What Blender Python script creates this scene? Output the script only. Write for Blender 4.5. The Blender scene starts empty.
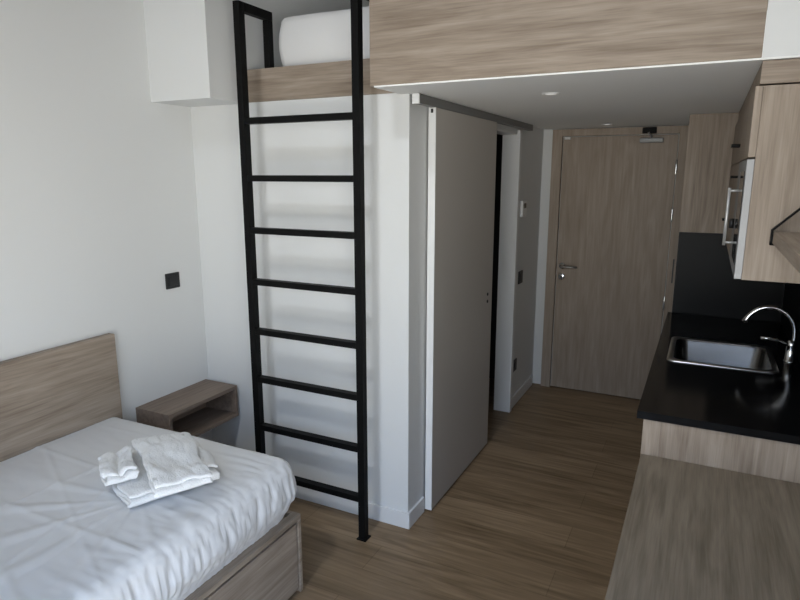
import bpy, bmesh, math, random
from mathutils import Vector, Matrix, noise
random.seed(7)
S = bpy.context.scene
SKY = 3.7            # brightness of the overcast sky outside the window
COL = S.collection

# ------------------------------------------------------------------ materials
def new_mat(name):
    m = bpy.data.materials.new(name); m.use_nodes = True
    nt = m.node_tree
    return m, nt, nt.nodes['Principled BSDF']

def nd(nt, typ, **kw):
    n = nt.nodes.new(typ)
    for k, v in kw.items():
        if k in n.inputs: n.inputs[k].default_value = v
        else: setattr(n, k, v)
    return n

def plain(name, col, rough=.5, metal=0.0, bump=0.0, bscale=200.0, spec=None):
    m, nt, b = new_mat(name)
    b.inputs['Base Color'].default_value = (*col, 1)
    b.inputs['Roughness'].default_value = rough
    b.inputs['Metallic'].default_value = metal
    if spec is not None: b.inputs['Specular IOR Level'].default_value = spec
    if bump:
        tc = nd(nt, 'ShaderNodeTexCoord')
        nz = nd(nt, 'ShaderNodeTexNoise', Scale=bscale, Detail=3.0)
        bp = nd(nt, 'ShaderNodeBump', Strength=bump, Distance=.004)
        nt.links.new(tc.outputs['Object'], nz.inputs['Vector'])
        nt.links.new(nz.outputs['Fac'], bp.inputs['Height'])
        nt.links.new(bp.outputs['Normal'], b.inputs['Normal'])
    return m

def wood(name, axis, dark, light, rough=.5, off=0.0, contrast=1.12):
    """grey oak: long streaks along AXIS plus wider cathedral figure"""
    m, nt, b = new_mat(name)
    L = nt.links.new
    tc = nd(nt, 'ShaderNodeTexCoord')
    def noise_along(sa, sc, detail, dist, o):
        mp = nd(nt, 'ShaderNodeMapping')
        s = [sc, sc, sc]; s['xyz'.index(axis)] = sa
        mp.inputs['Scale'].default_value = s
        mp.inputs['Location'].default_value = (o, o*1.7, o*.6)
        L(tc.outputs['Object'], mp.inputs['Vector'])
        n = nd(nt, 'ShaderNodeTexNoise', Scale=1.0, Detail=detail, Distortion=dist)
        L(mp.outputs['Vector'], n.inputs['Vector'])
        return n
    big = noise_along(1.5, 12.0, 5.0, 1.6, off)
    mid = noise_along(3.0, 65.0, 4.0, .5, off+3)
    fine = noise_along(9.0, 260.0, 2.0, 0.0, off+5)
    a = nd(nt, 'ShaderNodeMath', operation='MULTIPLY_ADD'); a.inputs[1].default_value = .44
    a2 = nd(nt, 'ShaderNodeMath', operation='MULTIPLY_ADD'); a2.inputs[1].default_value = .38
    a3 = nd(nt, 'ShaderNodeMath', operation='MULTIPLY'); a3.inputs[1].default_value = .18
    L(fine.outputs['Fac'], a3.inputs[0])
    L(mid.outputs['Fac'], a2.inputs[0]); L(a3.outputs[0], a2.inputs[2])
    L(big.outputs['Fac'], a.inputs[0]); L(a2.outputs[0], a.inputs[2])
    r = nd(nt, 'ShaderNodeValToRGB')
    e = r.color_ramp.elements
    e[0].position = .5-.17/contrast; e[0].color = (*dark, 1)
    e[1].position = .5+.14/contrast; e[1].color = (*light, 1)
    L(a.outputs[0], r.inputs['Fac'])
    L(r.outputs['Color'], b.inputs['Base Color'])
    b.inputs['Roughness'].default_value = rough
    b.inputs['Specular IOR Level'].default_value = .3
    bp = nd(nt, 'ShaderNodeBump', Strength=.08, Distance=.002)
    L(mid.outputs['Fac'], bp.inputs['Height']); L(bp.outputs['Normal'], b.inputs['Normal'])
    return m

OD, OL = (.208, .160, .120), (.395, .325, .260)
W = {k: wood('oak_'+k, k, OD, OL, off=i*4.3) for i, k in enumerate('xyz')}
WF = wood('oak_fascia', 'x', OD, OL, off=21.0)
WDOOR = wood('oak_door', 'z', (.27,.212,.160), (.43,.352,.282), off=9.0, contrast=.9)
WBED_LIT = wood('oak_bed', 'y', (.24,.185,.135), (.46,.375,.295), off=30.0)  # headboard oak made lighter, light on the bed front put into the colour
WDESK = wood('oak_desk', 'y', (.145,.114,.080), (.275,.224,.166), off=13.0)
WDARK = wood('oak_nightstand', 'y', (.16,.115,.085), (.27,.205,.16), off=2.0)
WALL = plain('white_paint', (.74,.745,.735), .9, bump=.06, bscale=90)
CEIL = plain('ceiling_paint', (.90,.90,.88), .9)
TRIMW = plain('white_trim', (.78,.78,.77), .45)
LEAF = plain('grey_lacquer', (.52,.485,.44), .5)
BLACKM = plain('black_steel', (.005,.005,.005), .55, spec=.12)
BLACKP = plain('black_plastic', (.012,.012,.013), .4)
STONE = plain('black_stone', (.006,.006,.0065), .12, bump=.01, bscale=300, spec=.2)
SPLASH = plain('black_laminate', (.004,.0045,.005), .35, spec=.1)
SINKM = plain('steel_dark_reflection', (.20,.20,.20), .22, 1.0)  # bowl steel darkened, reflection of dark surroundings put into the colour
HANDM = plain('satin_steel', (.62,.62,.61), .35, .5)
DOORM = plain('grey_steel', (.30,.30,.30), .5, .6)
STEEL = plain('brushed_steel', (.56,.56,.56), .28, 1.0)
CHROME = plain('chrome', (.78,.78,.78), .08, 1.0)
RAILM = plain('grey_aluminium', (.24,.24,.235), .45, .5)
WHITEP = plain('white_plastic', (.82,.82,.81), .4)
GLASSB = plain('black_glass', (.01,.01,.012), .05)
DARKGAP = plain('dark_recess', (.03,.025,.02), .8)
LENS = plain('frosted_lens', (.9,.9,.88), .3)
LENS.node_tree.nodes['Principled BSDF'].inputs['Emission Color'].default_value = (1, .97, .92, 1)
LENS.node_tree.nodes['Principled BSDF'].inputs['Emission Strength'].default_value = .5

def fabric(name, col, bump, scale, rough=.85):
    m, nt, b = new_mat(name)
    L = nt.links.new
    b.inputs['Base Color'].default_value = (*col, 1)
    b.inputs['Roughness'].default_value = rough
    b.inputs['Sheen Weight'].default_value = .15
    b.inputs['Specular IOR Level'].default_value = .2
    tc = nd(nt, 'ShaderNodeTexCoord')
    n = nd(nt, 'ShaderNodeTexNoise', Scale=scale, Detail=4.0)
    bp = nd(nt, 'ShaderNodeBump', Strength=bump, Distance=.004)
    L(tc.outputs['Object'], n.inputs['Vector']); L(n.outputs['Fac'], bp.inputs['Height'])
    L(bp.outputs['Normal'], b.inputs['Normal'])
    return m
SHEET = fabric('white_cotton', (.77,.768,.765), .04, 60, .7)
TERRY = fabric('white_terry', (.88,.88,.87), .8, 170, .95)

def floor_mat():
    m, nt, b = new_mat('oak_laminate'); L = nt.links.new
    tc = nd(nt, 'ShaderNodeTexCoord')
    br = nd(nt, 'ShaderNodeTexBrick', offset=.37, Scale=1.0)
    br.inputs['Color1'].default_value = (.40,.40,.40,1); br.inputs['Color2'].default_value = (.62,.62,.62,1)
    br.inputs['Mortar'].default_value = (.12,.12,.12,1)
    br.inputs['Mortar Size'].default_value = .0018; br.inputs['Brick Width'].default_value = 1.25
    br.inputs['Row Height'].default_value = .192; br.inputs['Mortar Smooth'].default_value = .3
    L(tc.outputs['Object'], br.inputs['Vector'])
    def na(sa, sc, d, dist, o):
        mp = nd(nt, 'ShaderNodeMapping'); mp.inputs['Scale'].default_value = (sa, sc, sc)
        mp.inputs['Location'].default_value = (o, o, 0)
        L(tc.outputs['Object'], mp.inputs['Vector'])
        n = nd(nt, 'ShaderNodeTexNoise', Scale=1.0, Detail=d, Distortion=dist)
        L(mp.outputs['Vector'], n.inputs['Vector']); return n
    n1 = na(1.4, 13, 4, 1.2, 2); n2 = na(3, 70, 3, .3, 7)
    a = nd(nt, 'ShaderNodeMath', operation='MULTIPLY_ADD'); a.inputs[1].default_value = .5
    a2 = nd(nt, 'ShaderNodeMath', operation='MULTIPLY_ADD'); a2.inputs[1].default_value = .25
    a3 = nd(nt, 'ShaderNodeMath', operation='MULTIPLY'); a3.inputs[1].default_value = .28
    bw = nd(nt, 'ShaderNodeRGBToBW'); L(br.outputs['Color'], bw.inputs[0])
    L(bw.outputs[0], a3.inputs[0]); L(n2.outputs['Fac'], a2.inputs[0]); L(a3.outputs[0], a2.inputs[2])
    L(n1.outputs['Fac'], a.inputs[0]); L(a2.outputs[0], a.inputs[2])
    r = nd(nt, 'ShaderNodeValToRGB'); e = r.color_ramp.elements
    e[0].position = .33; e[0].color = (.12,.075,.036,1)
    e[1].position = .66; e[1].color = (.35,.243,.145,1)
    L(a.outputs[0], r.inputs['Fac']); L(r.outputs['Color'], b.inputs['Base Color'])
    b.inputs['Roughness'].default_value = .45
    b.inputs['Specular IOR Level'].default_value = .3
    bp = nd(nt, 'ShaderNodeBump', Strength=.15, Distance=.002)
    L(a.outputs[0], bp.inputs['Height']); L(bp.outputs['Normal'], b.inputs['Normal'])
    return m
FLOOR = floor_mat()

def glass_mat():
    m, nt, b = new_mat('window_glass'); L = nt.links.new
    out = [n for n in nt.nodes if n.type == 'OUTPUT_MATERIAL'][0]
    t = nd(nt, 'ShaderNodeBsdfTransparent'); g = nd(nt, 'ShaderNodeBsdfGlossy', Roughness=.02)
    mx = nd(nt, 'ShaderNodeMixShader'); mx.inputs[0].default_value = .07
    L(t.outputs[0], mx.inputs[1]); L(g.outputs[0], mx.inputs[2]); L(mx.outputs[0], out.inputs['Surface'])
    return m
GLASS = glass_mat()

# ------------------------------------------------------------------ mesh helpers
def BM(): return bmesh.new()

def box(bm, x0, x1, y0, y1, z0, z1, bev=0.0, seg=2):
    t = bmesh.new()
    bmesh.ops.create_cube(t, size=1)
    for v in t.verts:
        v.co = Vector(((x0+x1)/2+v.co.x*(x1-x0), (y0+y1)/2+v.co.y*(y1-y0), (z0+z1)/2+v.co.z*(z1-z0)))
    if bev:
        bmesh.ops.bevel(t, geom=t.edges[:], offset=bev, segments=seg, affect='EDGES', profile=.5)
    merge(bm, t)
    return bm

def merge(bm, t):
    me = bpy.data.meshes.new('tmp'); t.to_mesh(me); t.free(); bm.from_mesh(me); bpy.data.meshes.remove(me)

def tube(bm, pts, radii, n=14, cap=True):
    """swept round tube through PTS"""
    if not isinstance(radii, (list, tuple)): radii = [radii]*len(pts)
    pts = [Vector(p) for p in pts]
    rings = []; up = None
    for i, p in enumerate(pts):
        d = (pts[min(i+1, len(pts)-1)]-pts[max(i-1, 0)]).normalized()
        if up is None:
            up = d.orthogonal().normalized()
        else:
            up = (up-d*up.dot(d)).normalized()
        s = d.cross(up)
        rings.append([bm.verts.new(p+radii[i]*(math.cos(2*math.pi*k/n)*up+math.sin(2*math.pi*k/n)*s)) for k in range(n)])
    for a, b in zip(rings, rings[1:]):
        for k in range(n):
            f = bm.faces.new((a[k], a[(k+1) % n], b[(k+1) % n], b[k])); f.smooth = True
    if cap:
        bm.faces.new(rings[0][::-1]); bm.faces.new(rings[-1])
    return bm

def bar(bm, p, q, w, h, up=(0,0,1), bev=.002):
    """rectangular bar from p to q, w across, h along UP"""
    p, q = Vector(p), Vector(q); d = q-p; L = d.length; d.normalize()
    u = Vector(up); u = (u-d*u.dot(d)).normalized(); s = d.cross(u)
    t = BM(); box(t, -w/2, w/2, 0, L, -h/2, h/2, bev)
    M = Matrix((s, d, u)).transposed().to_4x4(); M.translation = p
    bmesh.ops.transform(t, matrix=M, verts=t.verts)
    bmesh.ops.recalc_face_normals(t, faces=t.faces[:])
    merge(bm, t); return bm

def lathe(bm, c, axis, prof, n=28):
    """profile (radius, height) turned about AXIS through C"""
    c = Vector(c); a = Vector(axis).normalized(); u = a.orthogonal().normalized(); s = a.cross(u)
    rings = []
    for r, h in prof:
        rings.append([bm.verts.new(c+a*h+r*(math.cos(2*math.pi*k/n)*u+math.sin(2*math.pi*k/n)*s)) for k in range(n)])
    for A, B in zip(rings, rings[1:]):
        for k in range(n):
            f = bm.faces.new((A[k], A[(k+1) % n], B[(k+1) % n], B[k])); f.smooth = True
    bm.faces.new(rings[0][::-1]); bm.faces.new(rings[-1])
    return bm

def slab_hole(bm, xs, ys, z0, z1):
    """slab over xs[0]..xs[3] x ys[0]..ys[3] with its middle cell cut out"""
    T = [[bm.verts.new((x, y, z1)) for y in ys] for x in xs]
    B = [[bm.verts.new((x, y, z0)) for y in ys] for x in xs]
    for i in range(3):
        for j in range(3):
            if i == 1 and j == 1: continue
            bm.faces.new((T[i][j], T[i+1][j], T[i+1][j+1], T[i][j+1]))
            bm.faces.new((B[i][j], B[i][j+1], B[i+1][j+1], B[i+1][j]))
    for k in range(3):
        for A, C in (((k,0),(k+1,0)), ((k+1,3),(k,3)), ((0,k+1),(0,k)), ((3,k),(3,k+1))):
            bm.faces.new((B[A[0]][A[1]], B[C[0]][C[1]], T[C[0]][C[1]], T[A[0]][A[1]]))
    for A, C in (((2,1),(1,1)), ((1,2),(2,2)), ((1,1),(1,2)), ((2,2),(2,1))):
        bm.faces.new((B[A[0]][A[1]], B[C[0]][C[1]], T[C[0]][C[1]], T[A[0]][A[1]]))
    return bm

def wpos(o):
    p = Vector((0,0,0))
    while o is not None:
        p += o.location; o = o.parent
    return p

def obj(name, bm, mat, parent=None, recalc=True):
    """links BM (built in world coordinates) as ONE mesh object"""
    if recalc: bmesh.ops.recalc_face_normals(bm, faces=bm.faces[:])
    base = wpos(parent) if parent else Vector((0,0,0))
    if parent is not None:
        bmesh.ops.translate(bm, vec=-base, verts=bm.verts)
    me = bpy.data.meshes.new(name); bm.to_mesh(me); bm.free()
    me.materials.append(mat)
    o = bpy.data.objects.new(name, me); COL.objects.link(o)
    if parent is not None: o.parent = parent
    return o

def B(name, mat, parent, *dims, bev=.002):
    return obj(name, box(BM(), *dims, bev=bev), mat, parent)

def tag(o, label, cat, group=None):
    o['label'] = label; o['category'] = cat
    if group: o['group'] = group
    return o

def thing(name, label, cat, loc, group=None):
    o = bpy.data.objects.new(name, None); COL.objects.link(o); o.location = loc
    o.empty_display_size = .1
    return tag(o, label, cat, group)

def struct(name, bm, mat, label=None, cat=None):
    o = obj(name, bm, mat); o['kind'] = 'structure'
    if label: tag(o, label, cat)
    return o

def struct_root(name, loc, label, cat):
    o = thing(name, label, cat, loc); o['kind'] = 'structure'; return o

# ------------------------------------------------------------------ room shell
XL, XR, YB, YE, ZT = -2.487, .45, -.70, 4.94, 5.0     # left wall, right wall, window wall, entrance wall, ceiling
YF, YP, XC, ZC = 2.263, 2.50, -1.205, 2.10             # upper front plane, ladder wall, hall wall, hall ceiling

struct('floor', box(BM(), XL-.1, XR+.1, YB-.2, YE+.1, -.06, 0), FLOOR, 'brown oak laminate floor of wide planks', 'floor')
struct('ceiling', box(BM(), XL-.1, XR+.1, YB-.2, YE+.1, ZT, ZT+.1), CEIL, 'high white ceiling above the loft', 'ceiling')
struct('wall_left', box(BM(), XL-.1, XL, YB-.2, YE+.1, 0, ZT), WALL, 'white wall beside the bed with a black switch', 'wall')
SY0, SY1, SZ0, SZ1 = -.58, .76, .05, 1.80        # invented side window beside the desk, added for light from the right
bm = BM()
box(bm, XR, XR+.1, YB-.2, SY0, 0, ZT); box(bm, XR, XR+.1, SY1, YE+.1, 0, ZT)
box(bm, XR, XR+.1, SY0, SY1, 0, SZ0); box(bm, XR, XR+.1, SY0, SY1, SZ1, ZT)
struct('wall_right', bm, WALL, 'white wall behind the kitchen counter', 'wall')
struct('wall_front', box(BM(), XL, XC, YP, YP+.1, 0, ZC), WALL, 'white wall right behind the black ladder', 'wall')
bm = BM()
box(bm, XC-.1, XC, YP+.1, 3.30, 0, ZC); box(bm, XC-.1, XC, 4.22, YE, 0, ZC); box(bm, XC-.1, XC, 3.30, 4.22, 2.03, ZC)
struct('wall_hall', bm, WALL, 'white hall wall behind the sliding door', 'wall')
LINING = plain('dark_lining', (.02,.02,.022), .5)  # near-black lining for the bathroom panels behind the doorway gap
struct('wall_bathroom', box(BM(), XL+.001, -1.306, 4.90, YE-.001, 0, ZC-.001), LINING, 'dark bathroom wall seen through the gap beside the sliding door', 'wall')
struct('wall_shower', box(BM(), XL+.001, XL+.03, YP+.101, 4.899, 0, ZC-.001), LINING, 'dark bathroom side wall behind the sliding door', 'wall')
struct('wall_end', box(BM(), XL, XR, YE, YE+.1, 0, ZT), WALL, 'white wall around the entrance door', 'wall')
WX0, WX1, WZ0, WZ1 = -1.30, .42, .10, 2.45
bm = BM()
box(bm, XL, WX0, YB-.2, YB, 0, ZT); box(bm, WX1, XR, YB-.2, YB, 0, ZT)
CX0, CX1, CZ0, CZ1 = -1.29, -.70, 4.05, 4.75          # invented high strip window, opening for the added lamp
box(bm, WX0, WX1, YB-.2, YB, 0, WZ0); box(bm, WX0, WX1, YB-.2, YB, WZ1, CZ0); box(bm, WX0, WX1, YB-.2, YB, CZ1, ZT)
box(bm, WX0, CX0, YB-.2, YB, CZ0, CZ1); box(bm, CX1, WX1, YB-.2, YB, CZ0, CZ1)
struct('wall_back', bm, WALL, 'white wall around the added tall window', 'wall')
struct('wall_bulkhead', box(BM(), XL, -2.104, 2.243, YE, ZC-.003, ZT), WALL, 'white bulkhead block in the corner above the nightstand', 'wall')
struct('wall_upper', box(BM(), .109, XR, YF, YF+.10, ZC, ZT), WALL, 'white upper wall right of the oak loft panel', 'wall')
bm = BM()
box(bm, -1.25, XR, YF+.001, YE, ZC-.006, 2.235); box(bm, -2.104, -1.25, YP+.02, YE, ZC, 2.235)
struct('ceiling_hall', bm, CEIL, 'low white hall ceiling under the loft', 'ceiling')
struct('wall_kitchen', box(BM(), -.139, XR, 4.08, 4.18, 0, ZC-.006), WALL, 'short wall at the far end of the kitchen counter', 'wall')
struct('trim_1', box(BM(), -1.268, .108, YF-.001, YF+.035, ZC, 3.15, .002), WF, 'wide grey oak panel across the loft front', 'panel')
struct('trim_2', box(BM(), -2.103, -1.205, YP-.0, YP+.019, ZC+.001, 2.255, .0015), W['x'], 'low oak board under the loft mattress behind the ladder top', 'panel')
struct('trim_3', box(BM(), -.140, .44, 4.058, 4.08, 1.408, ZC-.008, .001), W['z'], 'oak panel above the black splashback beside the entrance door', 'panel')
struct('trim_4', box(BM(), .112, XR-.001, 2.272, 4.055, 2.024, ZC-.008, .001), W['x'], 'oak filler strip above the wall cabinets', 'panel')

bm = box(BM(), XL, XC+.012, YP-.012, YP, 0, .088, .003); struct('baseboard_front', bm, TRIMW, 'white baseboard under the ladder wall', 'baseboard')
struct('baseboard_hall', box(BM(), XC, XC+.012, YP, 2.675, 0, .088, .003), TRIMW, 'white baseboard before the sliding door', 'baseboard')
struct('baseboard_end', box(BM(), XC, XC+.012, 4.27, 4.90, 0, .088, .003), TRIMW, 'white baseboard next to the entrance door', 'baseboard')
struct('baseboard_left', box(BM(), XL, XL+.012, 1.90, YP-.012, 0, .088, .003), TRIMW, 'white baseboard under the nightstand', 'baseboard')

# invented window behind the camera, added for its light: frame, mullions and panes
w = struct_root('added_window_1', ((WX0+WX1)/2, YB-.1, WZ0), 'tall white framed window added opposite the loft for its light', 'window')
bm = BM()
slab_pts = [WX0, WX0+(WX1-WX0)/3, WX0+2*(WX1-WX0)/3, WX1]
for x in slab_pts: box(bm, max(WX0, x-.03), min(WX1, x+.03), YB-.13, YB-.07, WZ0, WZ1)
for z in (WZ0+.03, 1.0, WZ1-.03): box(bm, WX0, WX1, YB-.13, YB-.07, z-.03, z+.03)
obj('window_frame', bm, WHITEP, w)
for a, b in zip(slab_pts, slab_pts[1:]):
    for z0, z1 in ((WZ0+.06, .97), (1.03, WZ1-.06)):
        B('pane', GLASS, w, a+.03, b-.03, YB-.104, YB-.1, z0, z1, bev=0)

w = struct_root('added_window_3', ((CX0+CX1)/2, YB-.1, CZ0), 'white framed strip window added high above the tall one to let in light', 'window')
bm = BM()
for x in (CX0+.025, CX1-.025): box(bm, x-.025, x+.025, YB-.13, YB-.07, CZ0, CZ1)
for z in (CZ0+.025, CZ1-.025): box(bm, CX0, CX1, YB-.13, YB-.07, z-.025, z+.025)
obj('window_frame', bm, WHITEP, w)
B('pane', GLASS, w, CX0+.05, CX1-.05, YB-.104, YB-.1, CZ0+.05, CZ1-.05, bev=0)
w = struct_root('added_window_2', (XR+.05, (SY0+SY1)/2, SZ0), 'white framed side window added beside the desk for light from the right', 'window')
bm = BM()
for y in (SY0+.03, (SY0+SY1)/2, SY1-.03): box(bm, XR+.03, XR+.08, y-.03, y+.03, SZ0, SZ1)
for z in (SZ0+.03, SZ1-.03): box(bm, XR+.03, XR+.08, SY0, SY1, z-.03, z+.03)
obj('window_frame', bm, WHITEP, w)
for a, b in ((SY0+.06, (SY0+SY1)/2-.03), ((SY0+SY1)/2+.03, SY1-.06)):
    B('pane', GLASS, w, XR+.053, XR+.057, a, b, SZ0+.06, SZ1-.06, bev=0)

# ------------------------------------------------------------------ sliding door on its rail
d = struct_root('door_1', (-1.175, 3.2, 0), 'pale grey sliding door standing half open on its ceiling rail', 'door')
B('panel', LEAF, d, -1.193, -1.158, 2.688, 3.605, .012, 2.052, bev=.002)
B('edge_strip', WHITEP, d, -1.194, -1.157, 2.683, 2.6885, .012, 2.052, bev=.001)['label'] = 'bright white edge of the sliding door'
B('rail', RAILM, d, -1.186, -1.155, 2.50, 4.42, 2.052, 2.092, bev=.002)
B('rail_cap', WHITEP, d, -1.187, -1.154, 2.49, 2.50, 2.05, 2.092, bev=.001)['label'] = 'white end cap of the rail'
B('stopper', BLACKP, d, -1.181, -1.170, 2.680, 2.683, 2.028, 2.046, bev=.001)
for z in (.985, 1.03):
    obj('lock_button', lathe(BM(), (-1.158, 3.515, z), (1,0,0), [(.010,-.001), (.010,.003), (.008,.005)], 16), BLACKP, d)
bm = BM()      # white door lining around the bathroom opening
box(bm, XC-.105, XC+.02, 4.205, 4.225, 0, 2.045, .002); box(bm, XC-.105, XC+.0, 3.30, 3.315, 0, 2.03, .002); box(bm, XC-.105, XC, 3.315, 4.205, 2.015, 2.03, .002)
obj('jamb', bm, TRIMW, d)
B('casing', TRIMW, d, XC+.001, XC+.02, 4.226, 4.262, 0, 2.045, bev=.002)

# ------------------------------------------------------------------ entrance door
d = struct_root('door_2', (-.64, 4.92, 0), 'closed oak entrance door with chrome lever at the end of the hall', 'door')
B('panel', WDOOR, d, -1.043, -.229, 4.917, 4.937, .008, 2.030, bev=.0015)
bm = BM()
box(bm, -1.124, -1.049, 4.900, 4.939, 0, 2.088, .002); box(bm, -.223, -.145, 4.900, 4.939, 0, 2.088, .002)
box(bm, -1.049, -.223, 4.900, 4.939, 2.036, 2.088, .002)
obj('frame', bm, WDOOR, d)
h = obj('handle', lathe(BM(), (-1.000, 4.917, 1.028), (0,-1,0), [(.027,0), (.027,.006), (.024,.009), (.010,.010), (.010,.045), (.007,.048)], 26), CHROME, d)
bm = BM(); tube(bm, [(-1.000, 4.872, 1.028), (-.985, 4.866, 1.028), (-.94, 4.866, 1.029), (-.875, 4.868, 1.027)], [.011,.010,.009,.008])
obj('lever', bm, STEEL, h)
lk = obj('lock_cylinder', lathe(BM(), (-1.002, 4.917, .942), (0,-1,0), [(.027,0), (.027,.007), (.022,.011), (.008,.011)], 26), CHROME, d)
obj('keyhole', box(BM(), -1.004, -1.000, 4.9055, 4.909, .928, .950, .0005), BLACKP, lk)
for z in (.22, .80, 1.457, 1.80):
    bm = BM(); lathe(bm, (-.226, 4.897, z-.05), (0,0,1), [(.008,0), (.0085,.002), (.0085,.098), (.008,.10)], 12)
    obj('hinge', bm, CHROME, d)
c = B('closer', RAILM, d, -.485, -.325, 4.872, 4.917, 1.975, 2.008, bev=.004)
bm = BM(); box(bm, -.470, -.375, 4.862, 4.900, 2.040, 2.082, .004); obj('closer_mount', bm, BLACKM, c)
bm = BM(); bar(bm, (-.40, 4.868, 2.012), (-.43, 4.858, 2.046), .016, .012); obj('closer_arm', bm, CHROME, c)
B('contact_plate', WHITEP, d, -1.03, -.985, 4.892, 4.917, 2.012, 2.032, bev=.002)
B('slot_plate', BLACKP, d, -.190, -.180, 4.897, 4.900, .955, 1.135, bev=.001)

# ------------------------------------------------------------------ hall fittings
t = thing('thermostat', 'white thermostat on the hall wall beside the entrance door', 'thermostat', (XC, 4.395, 1.44))
B('housing', WHITEP, t, XC, XC+.022, 4.34, 4.45, 1.447, 1.562, bev=.004)
B('display', GLASSB, t, XC+.022, XC+.0235, 4.365, 4.425, 1.51, 1.545, bev=.0005)
t = thing('light_switch', 'black light switch on the hall wall below the white thermostat', 'switch', (XC, 4.41, .96))
B('plate', BLACKP, t, XC, XC+.010, 4.36, 4.46, .950, 1.045, bev=.003); B('rocker', BLACKP, t, XC+.010, XC+.014, 4.38, 4.44, .970, 1.025, bev=.002)
t = thing('power_socket', 'black power socket low on the hall wall near the floor', 'socket', (XC, 4.345, .29))
B('plate', BLACKP, t, XC, XC+.010, 4.30, 4.39, .285, .375, bev=.003)
obj('socket_well', lathe(BM(), (XC+.010, 4.345, .33), (1,0,0), [(.028,0), (.028,.003), (.022,.003)], 20), BLACKP, t)
t = thing('light_switch', 'square black switch on the white wall above the nightstand', 'switch', (XL, 2.287, 1.16))
B('plate', BLACKP, t, XL, XL+.010, 2.241, 2.332, 1.161, 1.243, bev=.003); B('rocker', BLACKP, t, XL+.010, XL+.014, 2.256, 2.317, 1.175, 1.229, bev=.002)

def downlight(x, y, label):
    t = thing('ceiling_downlight', label, 'light', (x, y, ZC-.006), 'recessed lights in the hall ceiling')
    zc = ZC-.006
    bm = BM(); n = 32
    R = [[bm.verts.new((x+r*math.cos(2*math.pi*k/n), y+r*math.sin(2*math.pi*k/n), z)) for k in range(n)] for r, z in ((.040, zc), (.039, zc-.003), (.030, zc-.004), (.026, zc-.001))]
    for a, b in zip(R, R[1:]):
        for k in range(n): bm.faces.new((a[k], a[(k+1) % n], b[(k+1) % n], b[k])).smooth = True
    obj('trim_ring', bm, WHITEP, t)
    obj('lens', lathe(BM(), (x, y, zc), (0,0,-1), [(.026,0), (.025,.002), (.013,.004)], 24), LENS, t)
downlight(-.652, 2.771, 'round white recessed light in the hall ceiling nearest the oak loft panel')
downlight(-.678, 4.60, 'round white recessed light in the hall ceiling just above the entrance door')

# ------------------------------------------------------------------ ladder
YL = 2.323
ld = thing('loft_ladder', 'tall black steel ladder leading up to the loft bed', 'ladder', (-1.67, YL, 0))
SX = {-1.979: 'l', -1.3615: 'r'}
hw = .0175
for x in SX:
    B('stile', BLACKM, ld, x-hw, x+hw, YL-.02, YL+.02, .004, 2.515, bev=.0025)
    B('foot_plate', BLACKM, ld, x-.026, x+.026, YL-.026, YL+.03, 0, .006, bev=.001)
    bm = BM(); box(bm, x-hw, x+hw, YL+.02, 2.545, 2.475, 2.515, .0025)
    hr = obj('handrail', bm, BLACKM, ld)
    B('return_post', BLACKM, hr, x-hw, x+hw, 2.510, 2.545, 2.256, 2.475, bev=.0025)
for z in (1.993, 1.731, 1.484, 1.232, .981, .730, .471, .213):
    B('rung', BLACKM, ld, -1.979+hw, -1.3615-hw, YL-.0195, YL+.0195, z-.0145, z+.0145, bev=.002)

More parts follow.
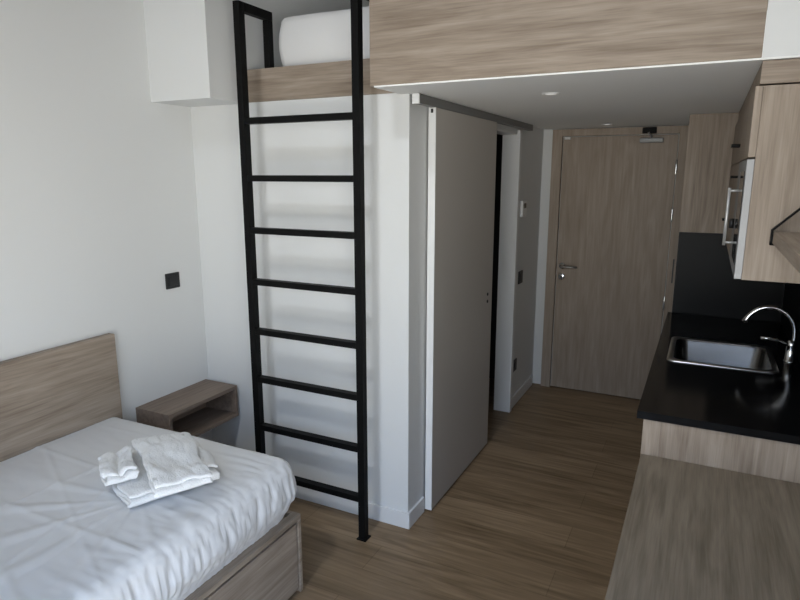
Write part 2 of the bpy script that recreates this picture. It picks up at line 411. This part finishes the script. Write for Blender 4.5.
# ------------------------------------------------------------------ soft things: sheets on mattresses
def draped(x0, x1, y0, y1, ztop, drop, r, openx0, seedv, creases=True, amp=1.0, n=230, m=300, pr=1.25, tuck=.075):
    """sheet over a mattress: flat top, rounded shoulders, sides hanging DROP; no overhang at x0 when openx0"""
    R = r*pr                                    # plan corner radius
    ix0 = x0 if openx0 else x0+R; ix1, iy0, iy1 = x1-R, y0+R, y1-R
    arc = r*math.pi/2
    dmax = (R-r)+arc+(drop-r)
    ex0 = 0 if openx0 else dmax
    bm = BM()
    def prof(d):
        if d < R-r: return d, 0.0
        d -= R-r
        if d < arc:
            a = d/r
            return (R-r)+r*math.sin(a), r*(1-math.cos(a))
        s = (d-arc)/(drop-r)
        return R+.012*math.sin(math.pi*min(1, s*1.1))-tuck*max(0, s-.35)**1.3, r+(d-arc)
    X = [ix0-ex0+(ix1-ix0+ex0+dmax)*i/n for i in range(n+1)]
    Y = [iy0-dmax+(iy1-iy0+2*dmax)*j/m for j in range(m+1)]
    G = []
    for x in X:
        row = []
        for y in Y:
            p = Vector((min(max(x, ix0), ix1), min(max(y, iy0), iy1), 0))
            e = Vector((x, y, 0))-p; d = e.length
            dc = min(d, dmax)
            h, dr = prof(dc)
            dirv = e/d if d > 1e-6 else Vector((0,0,0))
            q = p+dirv*h; z = ztop-dr
            # wrinkles
            per = Vector((q.x, q.y, 0))
            f = min(1, max(0, (dc-.03)/.10))
            st = noise.noise(Vector((q.x*24+seedv, q.y*24, dr*2.5)))*.6+noise.noise(Vector((q.x*60, q.y*60+seedv, dr*5)))*.55
            st = (1-abs(st)*2.4)*.5
            wob = noise.noise(Vector((q.x*5+seedv, q.y*5, dr*4)))*.006
            fade = 1-.55*max(0, (dr/drop-.75)/.25) if dr > 0 else 1
            q += dirv*(f*fade*amp*(.017*st+wob))
            if d < .02+R:
                g = 1-min(1, d/(R+.02))
                z += amp*(.0035*noise.noise(Vector((x*4+seedv, y*4, 1)))+g*.0012*noise.noise(Vector((x*13, y*30, 3+seedv))))
                # puckers running in from the shoulders
                edge = max(0, 1-min(ix1+.05-x, .30)/.30) if x < ix1+.05 else 1
                z += amp*edge*.008*abs(noise.noise(Vector((x*6, y*26+seedv, 2))))*(1 if d < R else 0)
                if creases:
                    for (ax, c0, sl, hgt, wd) in CREASE:
                        k = (y-c0-sl*(x+2)) if ax == 'x' else (x-c0-sl*(y-1))
                        z += g**.3*hgt*.65*math.exp(-(k/wd)**2)
                    # fan of drawn creases running out from under the towels
                    vx, vy = x+1.72, y-1.33
                    if vy < .05:
                        ang = math.atan2(vx, -vy+.02); rr = math.hypot(vx, vy)
                        z += g**.3*.0055*math.exp(-((rr-.34)/.24)**2)*max(0, math.sin(ang*13+rr*3+1.2*noise.noise(Vector((x*3, y*3, 9)))))**2
            row.append(bm.verts.new((q.x, q.y, z)))
        G.append(row)
    for i in range(n):
        for j in range(m):
            bm.faces.new((G[i][j], G[i+1][j], G[i+1][j+1], G[i][j+1])).smooth = True
    bmesh.ops.remove_doubles(bm, verts=bm.verts, dist=.0004)
    return bm
CREASE = [('x', 1.44, -.03, .006, .010), ('x', 1.12, .02, .005, .012), ('x', 1.74, .02, .003, .010), ('y', -2.10, .10, .004, .010), ('y', -1.78, -.25, .004, .012), ('x', .98, -.35, .005, .015), ('x', 1.26, -.5, .004, .010)]

# bed: long side with the drawers faces the room, headboard against the wall
XF = -1.405
bd = thing('bed', 'low oak daybed with drawers along the left wall under a white sheet', 'bed', (-1.93, .88, 0))
B('headboard', W['y'], bd, XL+.001, -2.447, -.10, 1.882, .10, 1.013, bev=.002)
bm = BM()
box(bm, -2.446, XF, 1.862, 1.88, 0, .36, .0015); box(bm, -2.446, XF, -.12, -.102, 0, .36, .0015)
box(bm, -1.445, XF, -.102, 1.862, .338, .36, .0015); box(bm, -2.446, -1.445, -.102, 1.862, .318, .338, .0015)
box(bm, -1.423, XF-.001, .872, .888, .02, .338, .001); box(bm, -2.446, XF-.02, -.102, 1.862, .012, .03, .001)
obj('frame', bm, WBED_LIT, bd)
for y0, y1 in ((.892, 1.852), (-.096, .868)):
    B('drawer', WBED_LIT, bd, -1.424, XF-.003, y0, y1, .022, .325, bev=.002)
obj('mattress', box(BM(), -2.42, -1.53, -.0, 1.75, .345, .572, .05, 4), SHEET, bd)
sh = obj('bed_sheet', draped(-2.443, -1.402, -.09, 1.872, .619, .258, .06, True, 3.1), SHEET)
tag(sh, 'wrinkled white fitted sheet stretched over the low oak bed', 'sheet')

# loft mattress
lm = thing('loft_bed', 'white mattress lying on the loft behind the low oak board', 'mattress', (-1.2, 3.5, 2.236))
obj('mattress', box(BM(), -1.86, -.02, 2.62, 4.50, 2.237, 2.475, .05, 4), SHEET, lm)
sh2 = draped(-1.945, .03, 2.568, 4.55, 2.500, .255, .03, False, 8.2, creases=False, amp=.8, n=90, m=90, pr=1.2, tuck=.01)
obj('fitted_sheet', sh2, SHEET, lm)['label'] = 'white sheet pulled over the loft mattress'

# ------------------------------------------------------------------ folded towels
def towel(name, label, cx, cy, z0, rot, wu, lv, layers, th, gap, seedv, puff=1.0, groove=0.0, lift=0.0):
    """terry cloth folded to LAYERS flaps wu wide, lv long (open ends at +-v)"""
    path = []; pitch = th+gap
    rr = pitch/2
    for k in range(layers):
        z = z0+th/2+k*pitch
        a, b = (-wu/2, wu/2) if k % 2 == 0 else (wu/2, -wu/2)
        a += random.uniform(-.006, .006)
        for i in range(25):
            path.append((a+(b-a)*i/24, z))
        if k < layers-1:
            s = 1 if b > a else -1
            for i in range(1, 6):
                t = -math.pi/2+math.pi*i/6
                path.append((b+s*rr*1.2*math.cos(t), z+rr+rr*math.sin(t)))
    m = 40; bm = BM(); G = []
    ca, sa = math.cos(rot), math.sin(rot)
    hi = z0+layers*pitch
    for (u, z) in path:
        row = []
        for j in range(m+1):
            v = -lv/2+lv*j/m
            up = (z-z0)/(hi-z0)
            uu = u*(1+.07*noise.noise(Vector((v*9+seedv, up*3, 1))))
            vv = v*(1+.09*noise.noise(Vector((u*9, up*4+seedv, 5))))+.014*noise.noise(Vector((u*8+seedv, up*9, 0)))
            vv += .004*noise.noise(Vector((u*60, up*20, seedv)))
            zz = z+up*puff*(.022*noise.noise(Vector((u*8+seedv, v*8, 2)))+.012*noise.noise(Vector((u*24, v*24+seedv, 4)))+.005*noise.noise(Vector((u*70, v*70+seedv, 6))))
            ends = max(0, abs(2*v/lv)-.78)/.22; eu = max(0, abs(2*u/wu)-.75)/.25
            zz -= up*(hi-z0)*(.16*ends**2+.10*eu**2)*puff
            zz += up*(lift*math.exp(-((v-lv*.42)/(lv*.11))**2)-groove*math.exp(-(v/.014)**2))
            zz = max(z0+th*.55+(z-z0-th/2)*.35, zz)
            row.append(bm.verts.new((cx+ca*uu-sa*vv, cy+sa*uu+ca*vv, zz)))
        G.append(row)
    for a, b in zip(G, G[1:]):
        for j in range(m): bm.faces.new((a[j], a[j+1], b[j+1], b[j])).smooth = True
    o = obj(name, bm, TERRY)
    so = o.modifiers.new('thick', 'SOLIDIFY'); so.thickness = th; so.offset = 0
    ss = o.modifiers.new('smooth', 'SUBSURF'); ss.levels = 1; ss.render_levels = 1
    return tag(o, label, 'towel', 'folded towels on the bed')
RT = math.radians(-26)
towel('bath_towel', 'white bath towel at the bottom of the folded pile, flat on the bed sheet', -1.770, 1.503, .631, RT, .36, .335, 3, .0125, .002, 1.0, .45, lift=.035)
towel('hand_towel', 'small white towel tucked at the left of the pile, nearest the headboard', -1.856, 1.386, .680, RT-.10, .20, .105, 3, .013, .001, 5.0, groove=.022)
towel('hand_towel', 'white hand towel on top of the folded pile, facing the ladder', -1.695, 1.490, .692, RT-.10, .43, .185, 3, .013, .001, 9.0, .9)

# ------------------------------------------------------------------ nightstand
ns = thing('nightstand', 'open oak nightstand box fixed to the wall beside the bed', 'nightstand', (-2.37, 2.22, .42))
X0, X1, Y0, Y1, Z0, Z1 = XL, -2.256, 1.990, 2.478, .418, .598
B('top_panel', WDARK, ns, X0, X1, Y0, Y1, Z1-.02, Z1, bev=.001)
B('bottom_panel', WDARK, ns, X0, X1, Y0, Y1, Z0, Z0+.02, bev=.001)
for y in (Y0, Y1-.02): B('side_panel', WDARK, ns, X0, X1, y, y+.02, Z0+.02, Z1-.02, bev=.001)
B('back_panel', WDARK, ns, X0, X0+.01, Y0+.02, Y1-.02, Z0+.02, Z1-.02, bev=.0005)

# ------------------------------------------------------------------ kitchen: base cabinets, worktop, sink, tap
KY = [2.283, 2.873, 3.463, 4.053]
bl = ['oak base cabinet under the near end of the black worktop', 'oak base cabinet directly under the steel sink', 'oak base cabinet under the far end of the black worktop']
for i in range(3):
    a, b = KY[i]+.001, KY[i+1]-.001
    t = thing('base_cabinet', bl[i], 'cabinet', (.15, (a+b)/2, 0), 'oak base cabinets in the kitchen run')
    bm = BM()
    box(bm, -.118, XR-.012, a, a+.016, .10, .874); box(bm, -.118, XR-.012, b-.016, b, .10, .874)
    box(bm, -.118, XR-.012, a+.016, b-.016, .10, .116); box(bm, XR-.024, XR-.012, a+.016, b-.016, .116, .874)
    obj('carcass', bm, W['z'], t)
    dr = B('door', W['z'], t, -.138, -.1185, a+.002, b-.002, .105, .870, bev=.0015)
    B('handle', BLACKM, dr, -.152, -.138, (a+b)/2-.03, (a+b)/2+.03, .845, .855, bev=.001)
    B('plinth', BLACKP, t, -.09, -.075, a, b, 0, .10, bev=0)
    if i == 0:
        B('end_panel', W['z'], t, -.138, XR-.001, 2.265, 2.283, 0, .8755, bev=.001)

wt = obj('worktop', slab_hole(BM(), [-.161, -.085, .325, XR-.001], [2.258, 2.985, 3.415, 4.0785], .8765, .905), STONE)
tag(wt, 'polished black stone worktop holding the steel sink', 'worktop')

def rrect(cx, cy, hx, hy, r, z, n=6):
    out = []
    for sx, sy, a0 in ((1,1,0), (-1,1,90), (-1,-1,180), (1,-1,270)):
        for k in range(n+1):
            a = math.radians(a0+90*k/n)
            out.append((cx+sx*(hx-r)+r*math.cos(a), cy+sy*(hy-r)+r*math.sin(a), z))
    return out
def loft(bm, rings, closed_end=True):
    V = [[bm.verts.new(p) for p in r] for r in rings]
    n = len(V[0])
    for a, b in zip(V, V[1:]):
        for k in range(n): bm.faces.new((a[k], a[(k+1) % n], b[(k+1) % n], b[k])).smooth = True
    if closed_end: bm.faces.new(V[-1])
    return bm
sk = thing('sink', 'square stainless steel sink set into the black worktop', 'sink', (.12, 3.2, .9))
cx, cy = .12, 3.20
bm = BM()
loft(bm, [rrect(cx, cy, .226, .236, .035, .9005), rrect(cx, cy, .225, .235, .035, .905), rrect(cx, cy, .216, .226, .035, .907), rrect(cx, cy, .200, .206, .05, .904)], False)
obj('rim', bm, STEEL, sk)
bm = BM()
loft(bm, [rrect(cx, cy, .200, .206, .05, .904), rrect(cx, cy, .195, .201, .05, .895), rrect(cx, cy, .188, .194, .055, .78), rrect(cx, cy, .170, .178, .06, .755), rrect(cx, cy, .12, .13, .05, .750), rrect(cx, cy, .04, .04, .03, .747)])
obj('bowl', bm, SINKM, sk)
dn = obj('drain', lathe(BM(), (cx, cy, .7475), (0,0,1), [(.040,0), (.040,.003), (.034,.004), (.030,.001)], 24), CHROME, sk)

sk.location.z += .005
tp = thing('faucet', 'curved chrome faucet behind the steel sink', 'faucet', (.402, 3.2, .9))
obj('body', lathe(BM(), (.402, 3.2, .9), (0,0,1), [(.026,0), (.026,.006), (.021,.010), (.020,.075), (.021,.08), (.017,.098), (.010,.104)], 24), CHROME, tp)
pts = []
cxs, czs, ra, rz = .305, 1.03, .104, .117
for k in range(4): pts.append((.409, 3.2, .965+.02*k))
for k in range(1, 22):
    a = math.radians(5+148*k/21)
    pts.append((cxs+ra*math.cos(a), 3.2, czs+rz*math.sin(a)))
pts.append((.197, 3.2, 1.073+.02))
pts = pts[:-1]; last = pts[-1]; pts.append((last[0]-.010, 3.2, last[2]-.016))
obj('spout', tube(BM(), pts, [.0105]*(len(pts)-3)+[.0115,.0125,.0125]), CHROME, tp)
obj('lever', tube(BM(), [(.398, 3.2, .985), (.375, 3.195, .985), (.345, 3.19, .998), (.31, 3.185, 1.004), (.275, 3.18, 1.003)], [.013,.010,.008,.007,.007]), CHROME, tp)

tp.location.z += .005
o = B('backsplash', SPLASH, None, -.138, XR-.008, 4.064, 4.079, .9055, 1.407, bev=.001)
tag(o, 'matt black splashback panel facing the room below the far oak panel', 'splashback')
o = B('backsplash', SPLASH, None, XR-.008, XR-.001, 2.265, 4.063, .9055, 1.408, bev=.001)
tag(o, 'long black splashback along the wall behind the chrome faucet', 'splashback')

# ------------------------------------------------------------------ wall cabinets, microwave
CY = [2.265, 2.865, 3.46, 4.056]
ul = ['oak wall cabinet with a plain side panel at the near end above the worktop', 'middle oak wall cabinet between the microwave and the far cabinet', 'far oak wall cabinet against the panel beside the entrance door']
for i in range(3):
    a, b = CY[i]+.0005, CY[i+1]-.0005
    t = thing('wall_cabinet', ul[i], 'cabinet', (.28, (a+b)/2, 1.41), 'oak wall cabinets')
    B('carcass', W['z'], t, .122, XR-.009, a, b, 1.410, 2.018, bev=.0012)
    if i == 0:
        dr = B('door', W['z'], t, .101, .1215, a, b-.002, 1.803, 2.018, bev=.001)
    else:
        dr = B('door', W['z'], t, .101, .1215, a+.002, b-.002, 1.80, 2.018, bev=.001)
        dr2 = B('door', W['z'], t, .101, .1215, a+.002, b-.002, 1.412, 1.796, bev=.001)
        if i == 1:
            B('handle', BLACKM, dr, .068, .101, 2.98, 3.06, 1.862, 1.874, bev=.001)
            B('handle', BLACKM, dr2, .076, .101, 2.88, 2.96, 1.734, 1.744, bev=.001)
        else:
            B('handle', BLACKM, dr2, .074, .101, 3.52, 3.60, 1.518, 1.528, bev=.001)
mw = thing('microwave', 'stainless built-in microwave in the near wall cabinet', 'microwave', (.11, 2.565, 1.412))
B('front_panel', DOORM, mw, .100, .1215, 2.266, 2.862, 1.412, 1.797, bev=.001)
B('door_glass', GLASSB, mw, .0985, .100, 2.32, 2.60, 1.45, 1.76, bev=.0005)
bm = BM(); tube(bm, [(.100, 2.615, 1.690), (.070, 2.615, 1.690)], .0045); tube(bm, [(.100, 2.615, 1.497), (.070, 2.615, 1.497)], .0045); tube(bm, [(.069, 2.615, 1.486), (.069, 2.615, 1.701)], .0055)
obj('handle', bm, HANDM, mw)
for z in (1.56,):
    obj('knob', lathe(BM(), (.100, 2.74, z), (-1,0,0), [(.020,0), (.019,.014), (.016,.017)], 20), BLACKP, mw)

# ------------------------------------------------------------------ shelf on its strap, desk
sf = thing('wall_shelf', 'oak shelf above the desk held by a black steel strap', 'shelf', (.32, 1.75, 1.535))
B('board', W['y'], sf, .194, XR-.001, 1.25, 2.262, 1.537, 1.573, bev=.001)
for y in (2.245, 1.29):
    bm = BM()
    box(bm, .187, .194, y-.009, y+.009, 1.530, 1.580, .001)
    bar(bm, (.190, y, 1.577), (XR-.001, y, 1.577+(XR-.19)*1.02), .018, .006)
    box(bm, .187, .26, y-.009, y+.009, 1.530, 1.537, .001)
    obj('strap', bm, BLACKM, sf)
dk = thing('desk', 'wide oak desk butted against the end of the kitchen counter', 'desk', (.16, 1.5, 0))
B('top', WDESK, dk, -.136, XR-.001, .80, 2.262, .712, .740, bev=.0015)
for y in (.82, 2.23): B('leg_panel', W['z'], dk, -.115, XR-.012, y, y+.022, 0, .712, bev=.001)
B('rear_rail', W['y'], dk, XR-.035, XR-.013, .843, 2.229, .45, .712, bev=.001)

# ------------------------------------------------------------------ sky and an added lamp through the invented windows
wd = bpy.data.worlds.new('sky'); S.world = wd; wd.use_nodes = True
wn = wd.node_tree; bg = wn.nodes['Background']
tc = wn.nodes.new('ShaderNodeTexCoord'); sp = wn.nodes.new('ShaderNodeSeparateXYZ'); rp = wn.nodes.new('ShaderNodeValToRGB')
wn.links.new(tc.outputs['Generated'], sp.inputs[0])
mr = wn.nodes.new('ShaderNodeMapRange'); mr.inputs['From Min'].default_value = -1; mr.inputs['From Max'].default_value = 1
wn.links.new(sp.outputs['Z'], mr.inputs['Value']); wn.links.new(mr.outputs[0], rp.inputs['Fac'])
el = rp.color_ramp.elements                       # shaded ground below, bright facades and haze level with the room, blue sky above
el[0].position = .22; el[0].color = (.42, .38, .33, 1)
el[1].position = .70; el[1].color = (.52, .86, 1.50, 1)
for p_, c_ in ((.36, (2.0, 1.94, 1.80, 1)), (.46, (1.72, 1.72, 1.66, 1)), (.57, (1.20, 1.28, 1.33, 1))):
    e_ = el.new(p_); e_.color = c_
wn.links.new(rp.outputs['Color'], bg.inputs['Color']); bg.inputs['Strength'].default_value = SKY
def area(name, loc, target, sx, sy, power, col):
    l = bpy.data.lights.new(name, 'AREA'); l.shape = 'RECTANGLE'; l.size = sx; l.size_y = sy; l.energy = power; l.color = col
    o = bpy.data.objects.new(name, l); COL.objects.link(o); o.location = loc
    o.rotation_euler = (Vector(target)-Vector(loc)).to_track_quat('-Z', 'Y').to_euler()
    return o
area('ladder_shadow_lamp', (-1.10, -1.35, 5.10), (-1.45, 2.4, 1.3), .7, .40, 135, (.93, .97, 1.0))  # added lamp outside the strip window, casts the soft ladder shadows
pt = area('sky_portal', ((WX0+WX1)/2, YB-.25, (WZ0+WZ1)/2), ((WX0+WX1)/2, 3, (WZ0+WZ1)/2), WX1-WX0, WZ1-WZ0, 1, (1,1,1))
pt.data.cycles.is_portal = True
pt = area('sky_portal', ((CX0+CX1)/2, YB-.25, (CZ0+CZ1)/2), ((CX0+CX1)/2, 3, (CZ0+CZ1)/2), CX1-CX0, CZ1-CZ0, 1, (1,1,1))
pt.data.cycles.is_portal = True
pt = area('sky_portal', (XR+.15, (SY0+SY1)/2, (SZ0+SZ1)/2), (-3, (SY0+SY1)/2, (SZ0+SZ1)/2), SY1-SY0, SZ1-SZ0, 1, (1,1,1))
pt.data.cycles.is_portal = True

# ------------------------------------------------------------------ camera
cam = bpy.data.cameras.new('camera'); co = bpy.data.objects.new('camera', cam); COL.objects.link(co)
cam.sensor_width = 36; cam.sensor_fit = 'HORIZONTAL'; cam.lens = 608.01/800*36; cam.clip_start = .02
co.location = (0, 0, 1.75)
co.rotation_euler = (math.pi/2-.203926, 0, .463747)
S.camera = co
v = S.view_settings
v.view_transform = 'Standard'; v.look = 'None'; v.gamma = 1; v.use_curve_mapping = False; v.exposure = 0.05
